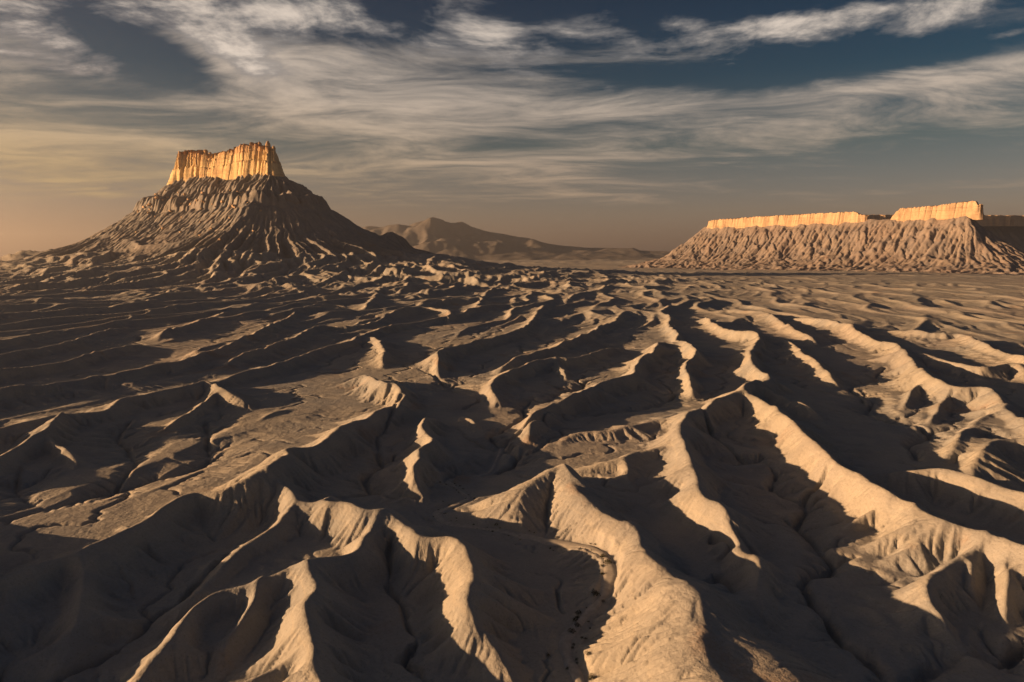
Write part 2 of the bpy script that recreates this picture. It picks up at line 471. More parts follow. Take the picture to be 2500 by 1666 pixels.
# ------------------------------------------------------------------ terrain tracing (photo pixels, crest height, half width)
# each crest: height m, half width m, taper at (start, end), pixels
RIDGES = [
 # right hand side
 (16, 13, 1, 1, [(1715,756),(1769,785),(1795,795),(1856,804),(1831,842),(1838,871),(1870,886),(1874,898),(1845,911)]),
 (16, 13, 0, 0, [(1845,911),(1820,926),(1867,951),(1917,987),(1946,1012),(1975,1038),(2015,1067),(2055,1099),(2113,1124),(2152,1154),(2228,1187),(2300,1230),(2372,1248),(2445,1277),(2500,1299),(2600,1340),(2760,1410)]),
 (12, 11, 0, 1, [(1858,804),(1874,810),(1928,817),(1957,842),(1986,853),(2004,875),(2033,893),(2055,907)]),
 (11, 9, 0, 1, [(1845,911),(1881,935),(1925,947),(1968,962),(2020,985)]),
 (15, 13, 0, 0, [(1845,911),(1795,936),(1748,951),(1715,969),(1679,983),(1655,1020),(1672,1056),(1690,1092),(1710,1124),(1712,1153),(1730,1182),(1770,1204)]),
 (13, 10, 0, 1, [(1770,1204),(1773,1216),(1798,1252),(1816,1281),(1852,1295),(1860,1328),(1863,1360),(1885,1405),(1917,1447)]),
 (9, 13, 0, 1, [(1660,1040),(1600,1062),(1541,1074),(1519,1088),(1440,1095),(1378,1105)]),
 (6, 12, 0, 1, [(1679,983),(1600,1010),(1500,1028),(1400,1032),(1345,1060)]),
 (16, 17, 1, 0, [(1228,1190),(1280,1135),(1330,1112),(1371,1103),(1400,1142),(1440,1178),(1486,1212),(1551,1244),(1560,1275),(1577,1306),(1620,1340),(1650,1364),(1686,1411)]),
 (15, 19, 0, 0, [(1686,1411),(1733,1447),(1784,1483),(1850,1515),(1890,1545),(1930,1590),(1975,1650),(2020,1720)]),
 (15, 20, 0, 0, [(1690,1420),(1690,1470),(1700,1530),(1730,1590),(1790,1660),(1850,1730)]),
 (12, 6, 0, 1, [(1551,1244),(1600,1265),(1640,1287)]),
 (13, 6, 0, 1, [(1371,1103),(1407,1140),(1461,1167),(1490,1185)]),
 (8, 7, 1, 1, [(1519,1085),(1535,1120),(1560,1155)]),
 # centre bottom
 (14, 11, 0, 1, [(800,1187),(836,1190),(883,1207),(944,1208),(973,1226),(1031,1255),(1107,1264),(1147,1288),(1161,1324),(1165,1353),(1149,1389),(1158,1425),(1172,1447),(1208,1465),(1262,1548)]),
 (11, 10, 0, 0, [(800,1187),(760,1195),(725,1190),(690,1165),(650,1140)]),
 (12, 9, 0, 0, [(944,1210),(901,1252),(865,1295),(800,1317),(751,1338)]),
 (9, 7, 0, 1, [(1031,1257),(1013,1291),(1010,1330),(1005,1380)]),
 (12, 10, 0, 0, [(751,1338),(773,1367),(780,1396),(755,1432),(762,1468),(769,1526),(780,1584),(805,1642),(824,1680),(850,1760)]),
 (9, 7, 0, 1, [(751,1338),(690,1362),(636,1382),(592,1393),(524,1403),(480,1425),(444,1461),(415,1497),(325,1562),(250,1610)]),
 (8, 5, 0, 1, [(628,1385),(621,1421),(592,1461),(556,1497),(527,1530)]),
 (8, 5, 0, 1, [(765,1500),(690,1560),(578,1595),(484,1606),(430,1634)]),
 (12, 10, 0, 0, [(675,1107),(628,1125),(600,1150),(535,1169),(466,1172),(397,1205),(354,1234),(296,1259),(217,1295),(184,1309),(126,1320),(54,1346),(0,1367),(-120,1400)]),
 (9, 8, 0, 1, [(628,1129),(672,1154),(697,1183),(679,1234),(636,1263),(578,1295),(535,1331),(470,1375),(368,1421)]),
 (9, 8, 0, 1, [(184,1313),(199,1367),(188,1432),(166,1479),(130,1560)]),
 (9, 12, 0, 1, [(60,1346),(20,1420),(-40,1500)]),
 (6, 5, 0, 1, [(690,1165),(640,1190),(600,1215),(560,1250)]),
 (6, 5, 0, 1, [(765,1440),(720,1490),(660,1530)]),
 (6, 5, 0, 1, [(780,1590),(700,1625),(640,1665)]),
 (6, 5, 0, 1, [(870,1285),(880,1340),(870,1400)]),
 (5, 5, 0, 1, [(296,1259),(340,1290),(400,1320)]),
 (5, 5, 0, 1, [(230,1295),(290,1340),(330,1390)]),
 # long centre ridge
 (15, 12, 0, 1, [(629,1130),(698,1085),(700,1068),(760,1056),(825,1020),(890,987),(970,951),(981,929),(960,916),(934,914),(898,893),(880,875)]),
 (13, 9, 1, 1, [(1075,971),(1049,983),(1024,1012),(1053,1041),(1028,1063),(1024,1088),(1010,1106),(1013,1128),(1040,1160)]),
 (6, 8, 1, 1, [(1125,982),(1162,1005),(1183,1030),(1195,1042)]),
 (12, 11, 1, 1, [(1225,940),(1194,918),(1208,897),(1255,879),(1295,868),(1346,859),(1396,857),(1436,846),(1487,832),(1537,823)]),
 (9, 8, 0, 1, [(1346,859),(1372,880),(1385,895)]),
 (14, 11, 1, 0, [(1281,1012),(1306,983),(1342,958),(1368,954),(1415,936),(1462,915),(1509,904),(1545,893),(1556,871),(1592,842),(1610,824),(1642,824),(1683,828),(1704,850)]),
 (13, 9, 0, 1, [(1704,850),(1675,875),(1693,926)]),
 (14, 12, 1, 0, [(1642,729),(1614,747),(1636,758),(1634,778),(1656,800),(1650,816),(1683,833),(1705,849)]),
 (13, 12, 1, 1, [(1529,744),(1504,767),(1476,778),(1443,797),(1410,805),(1346,830),(1297,844),(1264,852),(1201,871)]),
 (13, 12, 1, 1, [(1327,732),(1310,753),(1291,778),(1244,796),(1200,808),(1161,817),(1118,828),(1071,846),(1071,879)]),
 (13, 14, 1, 1, [(1737,741),(1823,745),(1881,756),(1917,777),(1961,795),(2004,812)]),
 (15, 14, 1, 0, [(1935,756),(2015,767),(2069,777),(2098,795),(2152,814),(2192,824),(2236,871),(2265,900),(2337,922),(2413,929),(2445,947),(2471,976),(2500,994),(2600,1040)]),
 (11, 10, 0, 1, [(2196,828),(2265,853),(2337,871),(2413,880),(2478,870),(2520,890)]),
 (13, 13, 1, 0, [(2163,786),(2265,799),(2351,803),(2409,828),(2500,857),(2600,890)]),
 (12, 10, 1, 0, [(2120,1095),(2214,1106),(2319,1117),(2500,1171),(2620,1200)]),
 (11, 9, 0, 1, [(2471,976),(2400,990),(2368,1012),(2340,1050),(2290,1075)]),
 (12, 9, 0, 1, [(2560,1050),(2480,1040),(2430,1050),(2400,1075),(2370,1105)]),
 (9, 7, 0, 1, [(2265,905),(2230,935),(2200,965)]),
 (9, 7, 0, 1, [(2337,925),(2310,960),(2270,990),(2225,1000)]),
 # spurs of the big right ridge
 (11, 6, 0, 1, [(2210,1185),(2174,1200),(2105,1210),(2044,1232)]),
 (11, 6, 0, 1, [(2280,1222),(2228,1225),(2190,1250),(2100,1268)]),
 (10, 6, 0, 1, [(2372,1260),(2336,1273),(2210,1300),(2083,1294)]),
 (12, 7, 0, 1, [(2430,1280),(2372,1302),(2318,1331),(2271,1367),(2268,1414),(2210,1457)]),
 (10, 5, 0, 1, [(2268,1414),(2336,1468),(2394,1501)]),
 (11, 5, 0, 1, [(2440,1280),(2390,1317),(2365,1367),(2363,1403)]),
 (11, 5, 0, 1, [(2480,1295),(2445,1331),(2455,1389),(2466,1450)]),
 # left side
 (11, 13, 0, 1, [(-150,1050),(0,1016),(109,991),(152,984),(253,973),(307,951),(362,940),(423,929),(470,920),(499,909),(543,929),(608,951)]),
 (13, 10, 0, 0, [(150,986),(109,1016),(61,1038),(0,1070),(-120,1110)]),
 (10, 7, 0, 1, [(100,1022),(130,1050),(156,1063),(188,1089)]),
 (9, 8, 0, 1, [(525,925),(510,947),(459,980),(383,1013)]),
 (5, 9, 1, 1, [(622,1002),(669,984),(716,978),(740,985)]),
 (4, 2.2, 1, 1, [(416,1080),(419,1085),(422,1092)]),
 (13, 13, 0, 1, [(-200,970),(0,933),(109,919),(217,899),(275,893),(380,875),(445,864),(543,832),(615,806)]),
 (13, 13, 0, 1, [(-200,915),(0,882),(90,871),(174,857),(253,835),(350,812)]),
 (13, 13, 0, 1, [(-150,880),(0,850),(72,835),(152,821),(203,806),(289,785),(354,783)]),
 (14, 14, 0, 1, [(-150,840),(0,817),(90,799),(181,785),(289,770),(333,756),(398,740),(449,730)]),
 (14, 15, 0, 1, [(-150,770),(0,759),(109,749),(217,741),(325,727),(398,716)]),
 (13, 14, 1, 1, [(380,800),(449,781),(568,745),(644,725)]),
 (14, 13, 1, 1, [(440,846),(506,828),(651,785),(760,734),(850,730)]),
 (11, 11, 1, 1, [(506,908),(615,882),(687,868),(774,837),(850,817),(945,785),(1017,774)]),
 (13, 12, 1, 1, [(540,862),(611,842),(705,810),(778,785),(872,781),(937,763),(1002,738),(1089,745),(1100,763)]),
 (12, 12, 1, 1, [(905,800),(930,822),(935,860)]),
 (16, 12, 1, 1, [(1190,701),(1175,720),(1160,732)]),
 (12, 10, 1, 1, [(1259,714),(1256,722)]),
 (16, 13, 1, 1, [(930,696),(915,712),(890,735)]),
 (14, 14, 1, 1, [(1500,690),(1420,705),(1380,722)]),
 (14, 14, 1, 1, [(1730,714),(1690,722),(1650,732)]),
]

# incised gullies in the valley floors: depth, half width, pixels
GULLIES = [
 (1.8, 1.0, [(2018,1176),(1964,1194),(1975,1212),(1946,1241),(1968,1273),(1993,1302),(2011,1335),(2036,1353),(2029,1367),(1968,1396),(1957,1414),(1982,1443),(2011,1472),(2029,1497),(2051,1533),(2101,1566),(2141,1595),(2174,1635),(2170,1680)]),
 (1.6, 1.0, [(2160,889),(2138,907),(2152,918),(2091,927),(2073,944),(2138,962),(2116,987),(2174,1012),(2243,1030),(2275,1045),(2225,1063),(2218,1070),(2236,1085),(2243,1106)]),
 (1.4, 0.9, [(1704,1000),(1740,1060),(1800,1100),(1870,1120),(1900,1140),(1880,1165),(1930,1190),(1960,1200)]),
 (1.4, 0.9, [(1740,1320),(1790,1352),(1745,1370),(1735,1392),(1780,1420),(1795,1440)]),
 (1.5, 1.0, [(980,985),(950,1030),(918,1063),(925,1100),(938,1120),(886,1147),(910,1180),(960,1200),(1020,1210)]),
 (1.6, 1.0, [(1420,930),(1365,945),(1330,965),(1300,960),(1275,980),(1285,1005),(1240,1030),(1195,1045),(1220,1065),(1262,1090),(1250,1110),(1180,1125),(1100,1135)]),
 (1.4, 0.9, [(1650,955),(1580,985),(1450,1003),(1340,1020),(1320,1040),(1225,1063)]),
 (1.5, 0.9, [(955,1330),(945,1400),(985,1440),(990,1490),(1020,1530),(985,1570),(1020,1600),(1050,1630),(1110,1650),(1150,1680)]),
 (1.3, 0.9, [(520,1010),(495,1015),(510,1045),(503,1070),(512,1095),(480,1120),(380,1145),(260,1175),(130,1220),(0,1255),(-60,1270)]),
 (1.2, 0.8, [(330,1010),(290,1035),(285,1055),(310,1070),(320,1095),(335,1110),(300,1145),(270,1172)]),
 (1.0, 0.7, [(105,1100),(60,1120),(38,1150),(40,1180),(75,1215)]),
 (1.5, 1.0, [(560,1330),(520,1370),(470,1400),(440,1440),(370,1470),(340,1500),(290,1535),(200,1580),(100,1640),(60,1680)]),
 (1.5, 1.0, [(2500,1560),(2450,1590),(2360,1580),(2310,1590),(2250,1625),(2190,1650)]),
 (1.2, 0.8, [(1020,890),(1050,905),(1090,925),(1180,965),(1130,980)]),
 (1.2, 0.9, [(1480,835),(1470,850),(1420,870),(1400,880)]),
]
WASH = [(1225,1063),(1200,1120),(1090,1145),(1110,1170),(1132,1187),(1146,1198),(1120,1212),(1090,1222),(1060,1235),(1090,1258),(1161,1270),(1233,1281),(1306,1300),(1378,1319),(1432,1335),(1468,1356),(1486,1385),(1493,1403),(1472,1443),(1443,1476),(1407,1501),(1378,1526),(1378,1552),(1396,1598),(1421,1642),(1436,1666),(1450,1700)]

# butte geometry (cap axis), used by the ground skirt as well
BL = np.array(at_depth(447, 440, 2500)[:2])
BR = np.array(at_depth(664, 420, 2330)[:2])


def seg_dist(X, Y, a, b):
    ab = b - a; L = np.hypot(*ab)
    u = ((X - a[0]) * ab[0] + (Y - a[1]) * ab[1]) / L ** 2
    uc = np.clip(u, 0, 1)
    dx = X - (a[0] + uc * ab[0]); dy = Y - (a[1] + uc * ab[1])
    return np.hypot(dx, dy), u, dx, dy


PD = np.array([0, 20, 60, 110, 150, 160, 230, 310, 400, 530, 700, 900, 1200])
PZ = np.array([372, 356, 318, 278, 258, 232, 178, 130, 92, 54, 24, 6, -4])


def butte_surface(X, Y):
    """height of the butte's flanks with gullies, spurs and foot badlands"""
    d, u, dx, dy = seg_dist(X, Y, BL, BR)
    right = np.clip(dx / (d + 1), -1, 1)
    k = 1 - 0.16 * np.clip(right, 0, 1)            # right flank reaches further out
    dk = d * k
    w1 = fbm(X / 90, Y / 90, 3, 61); w0 = fbm(X / 420, Y / 420, 2, 62)
    # coordinate around the cap: along the face plus the angle at both ends
    ang = np.arctan2(dx, -dy)
    s = np.clip(u, 0, 1) * 380 + ang * 190
    ledge = dk + 9 * w1
    z = np.interp(ledge, PD, PZ)
    up = sstep(10, 60, dk) * sstep(175, 135, dk)
    midz = sstep(150, 180, dk) * sstep(400, 300, dk)
    n_up = ridged(s / 36 + 0.5 * w1, dk / 300 + 0.3 * w1, 3, 63, 0.5) - 0.45
    n_mid = ridged(s / 15 + 0.3 * w1, dk / 400, 2, 65, 0.6) - 0.45
    n_rough = fbm(X / 34, Y / 34, 4, 66, 0.55)
    rough_left = sstep(60, -60, dx) * 0.9 + 0.2
    z = z + up * (n_up * (20 + 16 * sstep(-60, 60, dx)) + n_rough * 3) + midz * (n_mid * 4.5 + n_rough * 4 * rough_left)
    # one long spur on the camera side, right of the middle
    sx_, sy_ = BR[0] - 20, BR[1] - 190
    d2, u2, ex, ey = seg_dist(X, Y, np.array([sx_, sy_]), np.array([sx_ + 10, sy_ - 330]))
    z = z + np.interp(np.clip(u2, 0, 1), [0, 1], [30, 20]) / (1 + (d2 / (34 + 40 * np.clip(u2, 0, 1))) ** 2) * (0.75 + 0.4 * n_up)
    # a knoll on the right hand shoulder
    kx, ky = BR[0] + 415, BR[1] + 20
    dkn = np.hypot(X - kx, (Y - ky) * 0.6)
    z = z + 30 * sstep(62, 18, dkn + 10 * w1)
    foot = sstep(1450, 800, dk) * sstep(250, 430, dk)
    rr2 = ridged(ang * 12 + w0 * 1.6 + w1 * 0.18, dk / 700 + w0 * 0.3, 3, 81, 0.45)
    z = z + foot * (rr2 - 0.33) * 30
    return z, dk


TILT = 0.004                # the valley floors fall gently towards the drone
HK, WK = 0.80, 0.72          # overall relief and ridge width


# ------------------------------------------------------------------ the ground: one sheet from the drone's feet to the horizon
def build_ground():
    core = np.arange(math.radians(-40.5), math.radians(40.5), 0.0021)
    left = [core[0]]
    st = 0.0021
    while left[-1] > math.radians(-86):
        st *= 1.035; left.append(left[-1] - st)
    right = [core[-1]]
    st = 0.0021
    while right[-1] < math.radians(64):
        st *= 1.05; right.append(right[-1] + st)
    th = np.concatenate([np.array(left[:0:-1]), core, np.array(right[1:])])
    lr = [math.log(62.0)]
    while lr[-1] < math.log(24000):
        r = math.exp(lr[-1])
        lr.append(lr[-1] + (0.006 if r < 95 else 0.0024 if r < 900 else 0.0029 if r < 1500 else 0.0042 if r < 2600 else 0.012 if r < 6000 else 0.04))
    r = np.exp(np.array(lr))
    TH, RR = np.meshgrid(th, r)
    X = RR * np.sin(TH); Y = RR * np.cos(TH)
    print('ground grid', X.shape)

    # far flat part is treated separately at the end
    far = sstep(2600, 3600, RR)
    zB, dB = butte_surface(X, Y)
    skirt = np.clip(zB - 30 * sstep(500, 340, dB), -30, 160)

    # warp used for natural wandering
    wx = fbm(X / 60, Y / 60, 3, 21) * 6; wy = fbm(X / 60, Y / 60, 3, 31) * 6
    bx_ = fbm(X / 260, Y / 260, 2, 23) * 30; by_ = fbm(X / 260, Y / 260, 2, 33) * 30

    # procedural ridges running away from the drone
    a = math.radians(13)
    U = (X + bx_) * math.sin(a) + (Y + by_) * math.cos(a)
    V = (X + bx_ + wx * 0.5) * math.cos(a) - (Y + by_ + wy * 0.5) * math.sin(a)
    rg = ridged(V / 74, U / 420, 3, 3, 0.42)
    traced = (1 - sstep(560, 900, RR)) * (1 - sstep(math.radians(37.5), math.radians(43), np.abs(TH)))
    leftness = sstep(350, -250, X / np.maximum(Y, 1) * 900)
    amp = (8.5 + 6 * leftness) * (1 - far) * (1 - 0.35 * sstep(1800, 2600, RR))
    fill = amp * np.clip((rg - 0.25) / 0.6, 0, 1.2) * (1 - 0.82 * traced)
    acc = np.maximum(fill, 0) ** 5

    step = 0
    for k, (hc, w, t0, t1, px) in enumerate(RIDGES):
        hc = hc * HK
        P = np.array([on_floor(x, y, hc) for x, y in px])
        # refine the polyline with a smooth curve
        n = len(P)
        tt = np.linspace(0, n - 1, (n - 1) * 5 + 1)
        Q = np.empty((len(tt), 2))
        for i, t in enumerate(tt):
            j = min(int(t), n - 2); f = t - j
            p0, p1, p2, p3 = P[max(j - 1, 0)], P[j], P[j + 1], P[min(j + 2, n - 1)]
            Q[i] = 0.5 * (2 * p1 + (p2 - p0) * f + (2 * p0 - 5 * p1 + 4 * p2 - p3) * f * f + (3 * p1 - p0 - 3 * p2 + p3) * f ** 3)
        rm = np.hypot(Q[:, 0], Q[:, 1])
        w = w * WK
        pad = 6.5 * w
        i0 = np.searchsorted(r, rm.min() - pad); i1 = np.searchsorted(r, rm.max() + pad)
        an = np.arctan2(Q[:, 0], Q[:, 1]); ap = pad / max(rm.min() - pad * 0.3, 40)
        j0 = np.searchsorted(th, an.min() - ap); j1 = np.searchsorted(th, an.max() + ap)
        if i1 <= i0 or j1 <= j0:
            continue
        sl = (slice(i0, i1), slice(j0, j1))
        x = X[sl] + wx[sl] * 0.25; y = Y[sl] + wy[sl] * 0.25
        best = np.full(x.shape, 1e9); S = np.zeros(x.shape); side = np.ones(x.shape)
        s0 = 0.0
        for i in range(len(Q) - 1):
            ax, ay = Q[i]; bx, by = Q[i + 1] - Q[i]
            L2 = bx * bx + by * by
            if L2 < 1e-6: continue
            L = math.sqrt(L2)
            u = np.clip(((x - ax) * bx + (y - ay) * by) / L2, 0, 1)
            ex = x - ax - u * bx; ey = y - ay - u * by
            d2 = ex * ex + ey * ey
            kk = d2 < best
            best = np.where(kk, d2, best)
            S = np.where(kk, s0 + u * L, S)
            side = np.where(kk, np.sign(bx * ey - by * ex), side)
            s0 += L
        d = np.sqrt(best)
        n1 = Noise1(k * 2 + 1); n2 = Noise1(k * 2 + 2); n3 = Noise1(k + 400)
        lam = max(w * 1.1, 5.0)
        nz = np.where(side > 0, n1(S / lam + 0.15 * d / w), n2(S / lam - 0.15 * d / w))
        nf = np.where(side > 0, n2(S / lam * 2.7 + 50), n1(S / lam * 2.7 + 80))
        lam2 = max(lam * 0.55, 3.2) * (1 + 0.0015 * rm.min())
        rib = np.abs(np.where(side > 0, n1(S / lam2 + 0.5 * nz + 7), n2(S / lam2 - 0.5 * nz + 31)))      # sharp gullies between rounded ribs
        tt_ = d / w * (1 + 0.30 * nz + 0.08 * nf + 0.42 * (0.45 - rib) * sstep(0.15, 0.8, d / w))
        e0 = np.clip(S / (3.0 * w), 0, 1) if t0 else 1.0
        e1 = np.clip((s0 - S) / (min(3.5 * w, 0.6 * s0)), 0, 1) if t1 else 1.0
        hcS = hc * (1 + 0.10 * n3(S / 22.0) + 0.05 * n1(S / 8.0)) * (0.35 + 0.65 * np.sqrt(e0 * 1.0)) * (0.30 + 0.70 * np.power(e1, 0.7))
        prof = 1.0 / (1 + tt_ ** 2.15)
        h = hcS * np.clip((prof - 0.035) / 0.965, 0, 1)
        acc[sl] += h ** 5
        step += 1
    Z = np.power(acc, 0.2) + TILT * np.minimum(RR, 2500)
    # gentle floor undulation and the butte's badland skirt
    Z += fbm(X / 130, Y / 130, 3, 51) * 1.3 * (1 - 0.5 * far)
    Z += skirt
    # carve the traced gullies
    def polydist(px, pad, zf):
        P = np.array([on_floor(x, y, zf) for x, y in px])
        n = len(P); tt = np.linspace(0, n - 1, (n - 1) * 6 + 1)
        Q = np.stack([np.interp(tt, np.arange(n), P[:, 0]), np.interp(tt, np.arange(n), P[:, 1])], -1)
        Q[1:-1] += np.random.default_rng(len(px)).normal(0, 0.35, (len(Q) - 2, 2))
        Qs = Q.copy(); Qs[1:-1] = (Q[:-2] + 2 * Q[1:-1] + Q[2:]) / 4; Q = Qs
        rm = np.hypot(Q[:, 0], Q[:, 1]); an = np.arctan2(Q[:, 0], Q[:, 1])
        i0 = np.searchsorted(r, rm.min() - pad); i1 = np.searchsorted(r, rm.max() + pad)
        ap = pad / rm.min()
        j0 = np.searchsorted(th, an.min() - ap); j1 = np.searchsorted(th, an.max() + ap)
        sl = (slice(i0, i1), slice(j0, j1))
        best = np.full(X[sl].shape, 1e9); S = np.zeros(X[sl].shape); s0 = 0
        for i in range(len(Q) - 1):
            b = Q[i + 1] - Q[i]; L2 = b @ b
            if L2 < 1e-9: continue
            u = np.clip(((X[sl] - Q[i, 0]) * b[0] + (Y[sl] - Q[i, 1]) * b[1]) / L2, 0, 1)
            d2 = (X[sl] - Q[i, 0] - u * b[0]) ** 2 + (Y[sl] - Q[i, 1] - u * b[1]) ** 2
            k = d2 < best
            best = np.where(k, d2, best); S = np.where(k, s0 + u * math.sqrt(L2), S)
            s0 += math.sqrt(L2)
        return sl, np.sqrt(best), S, Q
    for dep, w, px in GULLIES:
        sl, d, S, Q = polydist(px, 30, 0.8)
        Z[sl] -= 1.3 * np.exp(-(d / 11) ** 2) + dep * np.exp(-(d / w) ** 2)
    sl, d, S, Q = polydist(WASH, 40, 0.6)
    Z[sl] = Z[sl] - 1.6 * np.exp(-(d / 9) ** 2)

    # erosion on the part that is close enough to show it
    n_er = np.searchsorted(r, 2700)
    dr = np.gradient(r)[:n_er, None]; dth = np.gradient(th)[None, :]
    cx = r[:n_er, None] * dth
    cell_e = np.sqrt(cx * dr)
    z = Z[:n_er]
    jit = fbm(X[:n_er] / 4, Y[:n_er] / 4, 4, 91) * 0.10
    z = z + jit
    xe, ye = X[:n_er], Y[:n_er]
    eps = 0.006 * cell_e * np.exp(2.6 * fbm(xe / 9, ye / 9, 3, 141) + 1.2 * np.random.default_rng(3).normal(0, 1, z.shape))
    W = fill_pits(z, eps)
    print('fill', np.percentile(W - z, [50, 80, 95, 99]))
    z = z + np.minimum(W - z, 1.4 - 0.9 * sstep(500, 900, RR[:n_er]))
    z, A = erode(z, cx, np.broadcast_to(dr, z.shape), 18, 0.03 * (1 + RR[:n_er] / 700), 0.03, 0.5, noise=0.02, every=2)
    W = fill_pits(z, eps * 0.4, 6)
    z = z + np.minimum(W - z, 0.8)
    z, A = erode(z, cx, np.broadcast_to(dr, z.shape), 8, 0.03, 0.004, 0.5, every=2)
    # rills on the slopes, thin incised channels on the floors
    cell = np.sqrt(cx * dr)
    sp_ = np.hypot(np.gradient(z, axis=0) / dr, np.gradient(z, axis=1) / cx)
    spec = np.log1p(A / cell / 1.5)
    rill = 0.21 * spec * sstep(0.08, 0.35, sp_)
    notch = 1.7 * sstep(4.8, 8.2, np.log(A))

    def blur(f):
        p = np.pad(f, 1, mode='edge')
        f = (p[1:-1, :-2] + 2 * p[1:-1, 1:-1] + p[1:-1, 2:]) / 4
        p = np.pad(f, 1, mode='edge')
        return (p[:-2, 1:-1] + 2 * p[1:-1, 1:-1] + p[2:, 1:-1]) / 4
    nb = blur(blur(notch)) * 2.2
    k_near = sstep(420, 150, RR[:n_er])
    notch = notch * (1 - k_near) + np.minimum(nb, 1.7) * k_near
    r2 = blur(blur(rill)); r4 = blur(blur(r2))
    rill = (rill * 0.30 + r2 * 0.75) * (1 - k_near) + (r2 * 0.2 + r4 * 1.0) * k_near
    z = z - (notch + rill) * sstep(2400, 900, RR[:n_er])
    k_far = sstep(520, 900, RR[:n_er])
    k_far = k_far * (1 - 0.85 * sstep(1250, 1600, RR[:n_er]))
    z = z * (1 - k_far) + blur(z) * k_far
    Z[:n_er] = z
    for dep, w, px in GULLIES:
        slg, dg, Sg, _ = polydist(px, 12, 0.8)
        ng = Noise1(len(px) * 3)
        wv = w * (0.75 + 0.3 * ng(Sg / 6.0))
        low = sstep(6.0, 3.2, Z[slg] - TILT * RR[slg])          # never through a ridge
        Z[slg] -= low * dep * (0.95 + 0.3 * ng(Sg / 11.0 + 60)) * np.exp(-(np.abs(dg + 0.8 * ng(Sg / 4.0 + 9) * sstep(3, 0, dg)) / wv) ** 2.5)
    # flat bed of the dry wash
    bedz = np.array([np.median(Z[sl][np.abs(S - s) < 6][d[np.abs(S - s) < 6] < 2.5]) if np.any((np.abs(S - s) < 6) & (d < 2.5)) else 0.0 for s in np.arange(0, S.max(), 4.0)])
    kz = np.ones(7) / 7
    bedz = np.convolve(np.pad(bedz, 3, mode='edge'), kz, 'valid') - 0.15
    bz = np.interp(S, np.arange(0, S.max(), 4.0), bedz)
    wgt = sstep(3.2, 1.3, d)
    Z[sl] = Z[sl] * (1 - wgt) + (bz - 0.25) * wgt
    # drop slowly with distance beyond the badlands, low swells on the plain
    hills = ridged(X / 1500, Y / 2600, 4, 103, 0.5)
    Z += far * (fbm(X / 700, Y / 700, 4, 101) * 7 - 6 + sstep(3800, 7000, RR) * np.clip(hills - 0.45, 0, 1) * 60)
    ob = grid_mesh('ground', X, Y, Z, M_CLAY, flip=True)
    tag(ob, kind='structure')
    wash = (Q, bedz)
    return X, Y, Z, r, th, wash


GX_, GY_, GZ_, GR_, GT_, WASHDATA = build_ground()


def ground_z(x, y):
    r = math.hypot(x, y); th = math.atan2(x, y)
    i = int(np.clip(np.searchsorted(GR_, r) - 1, 0, len(GR_) - 2)); j = int(np.clip(np.searchsorted(GT_, th) - 1, 0, len(GT_) - 2))
    fi = np.clip((r - GR_[i]) / (GR_[i + 1] - GR_[i]), 0, 1); fj = np.clip((th - GT_[j]) / (GT_[j + 1] - GT_[j]), 0, 1)
    Z = GZ_
    return float((Z[i, j] * (1 - fj) + Z[i, j + 1] * fj) * (1 - fi) + (Z[i + 1, j] * (1 - fj) + Z[i + 1, j + 1] * fj) * fi)


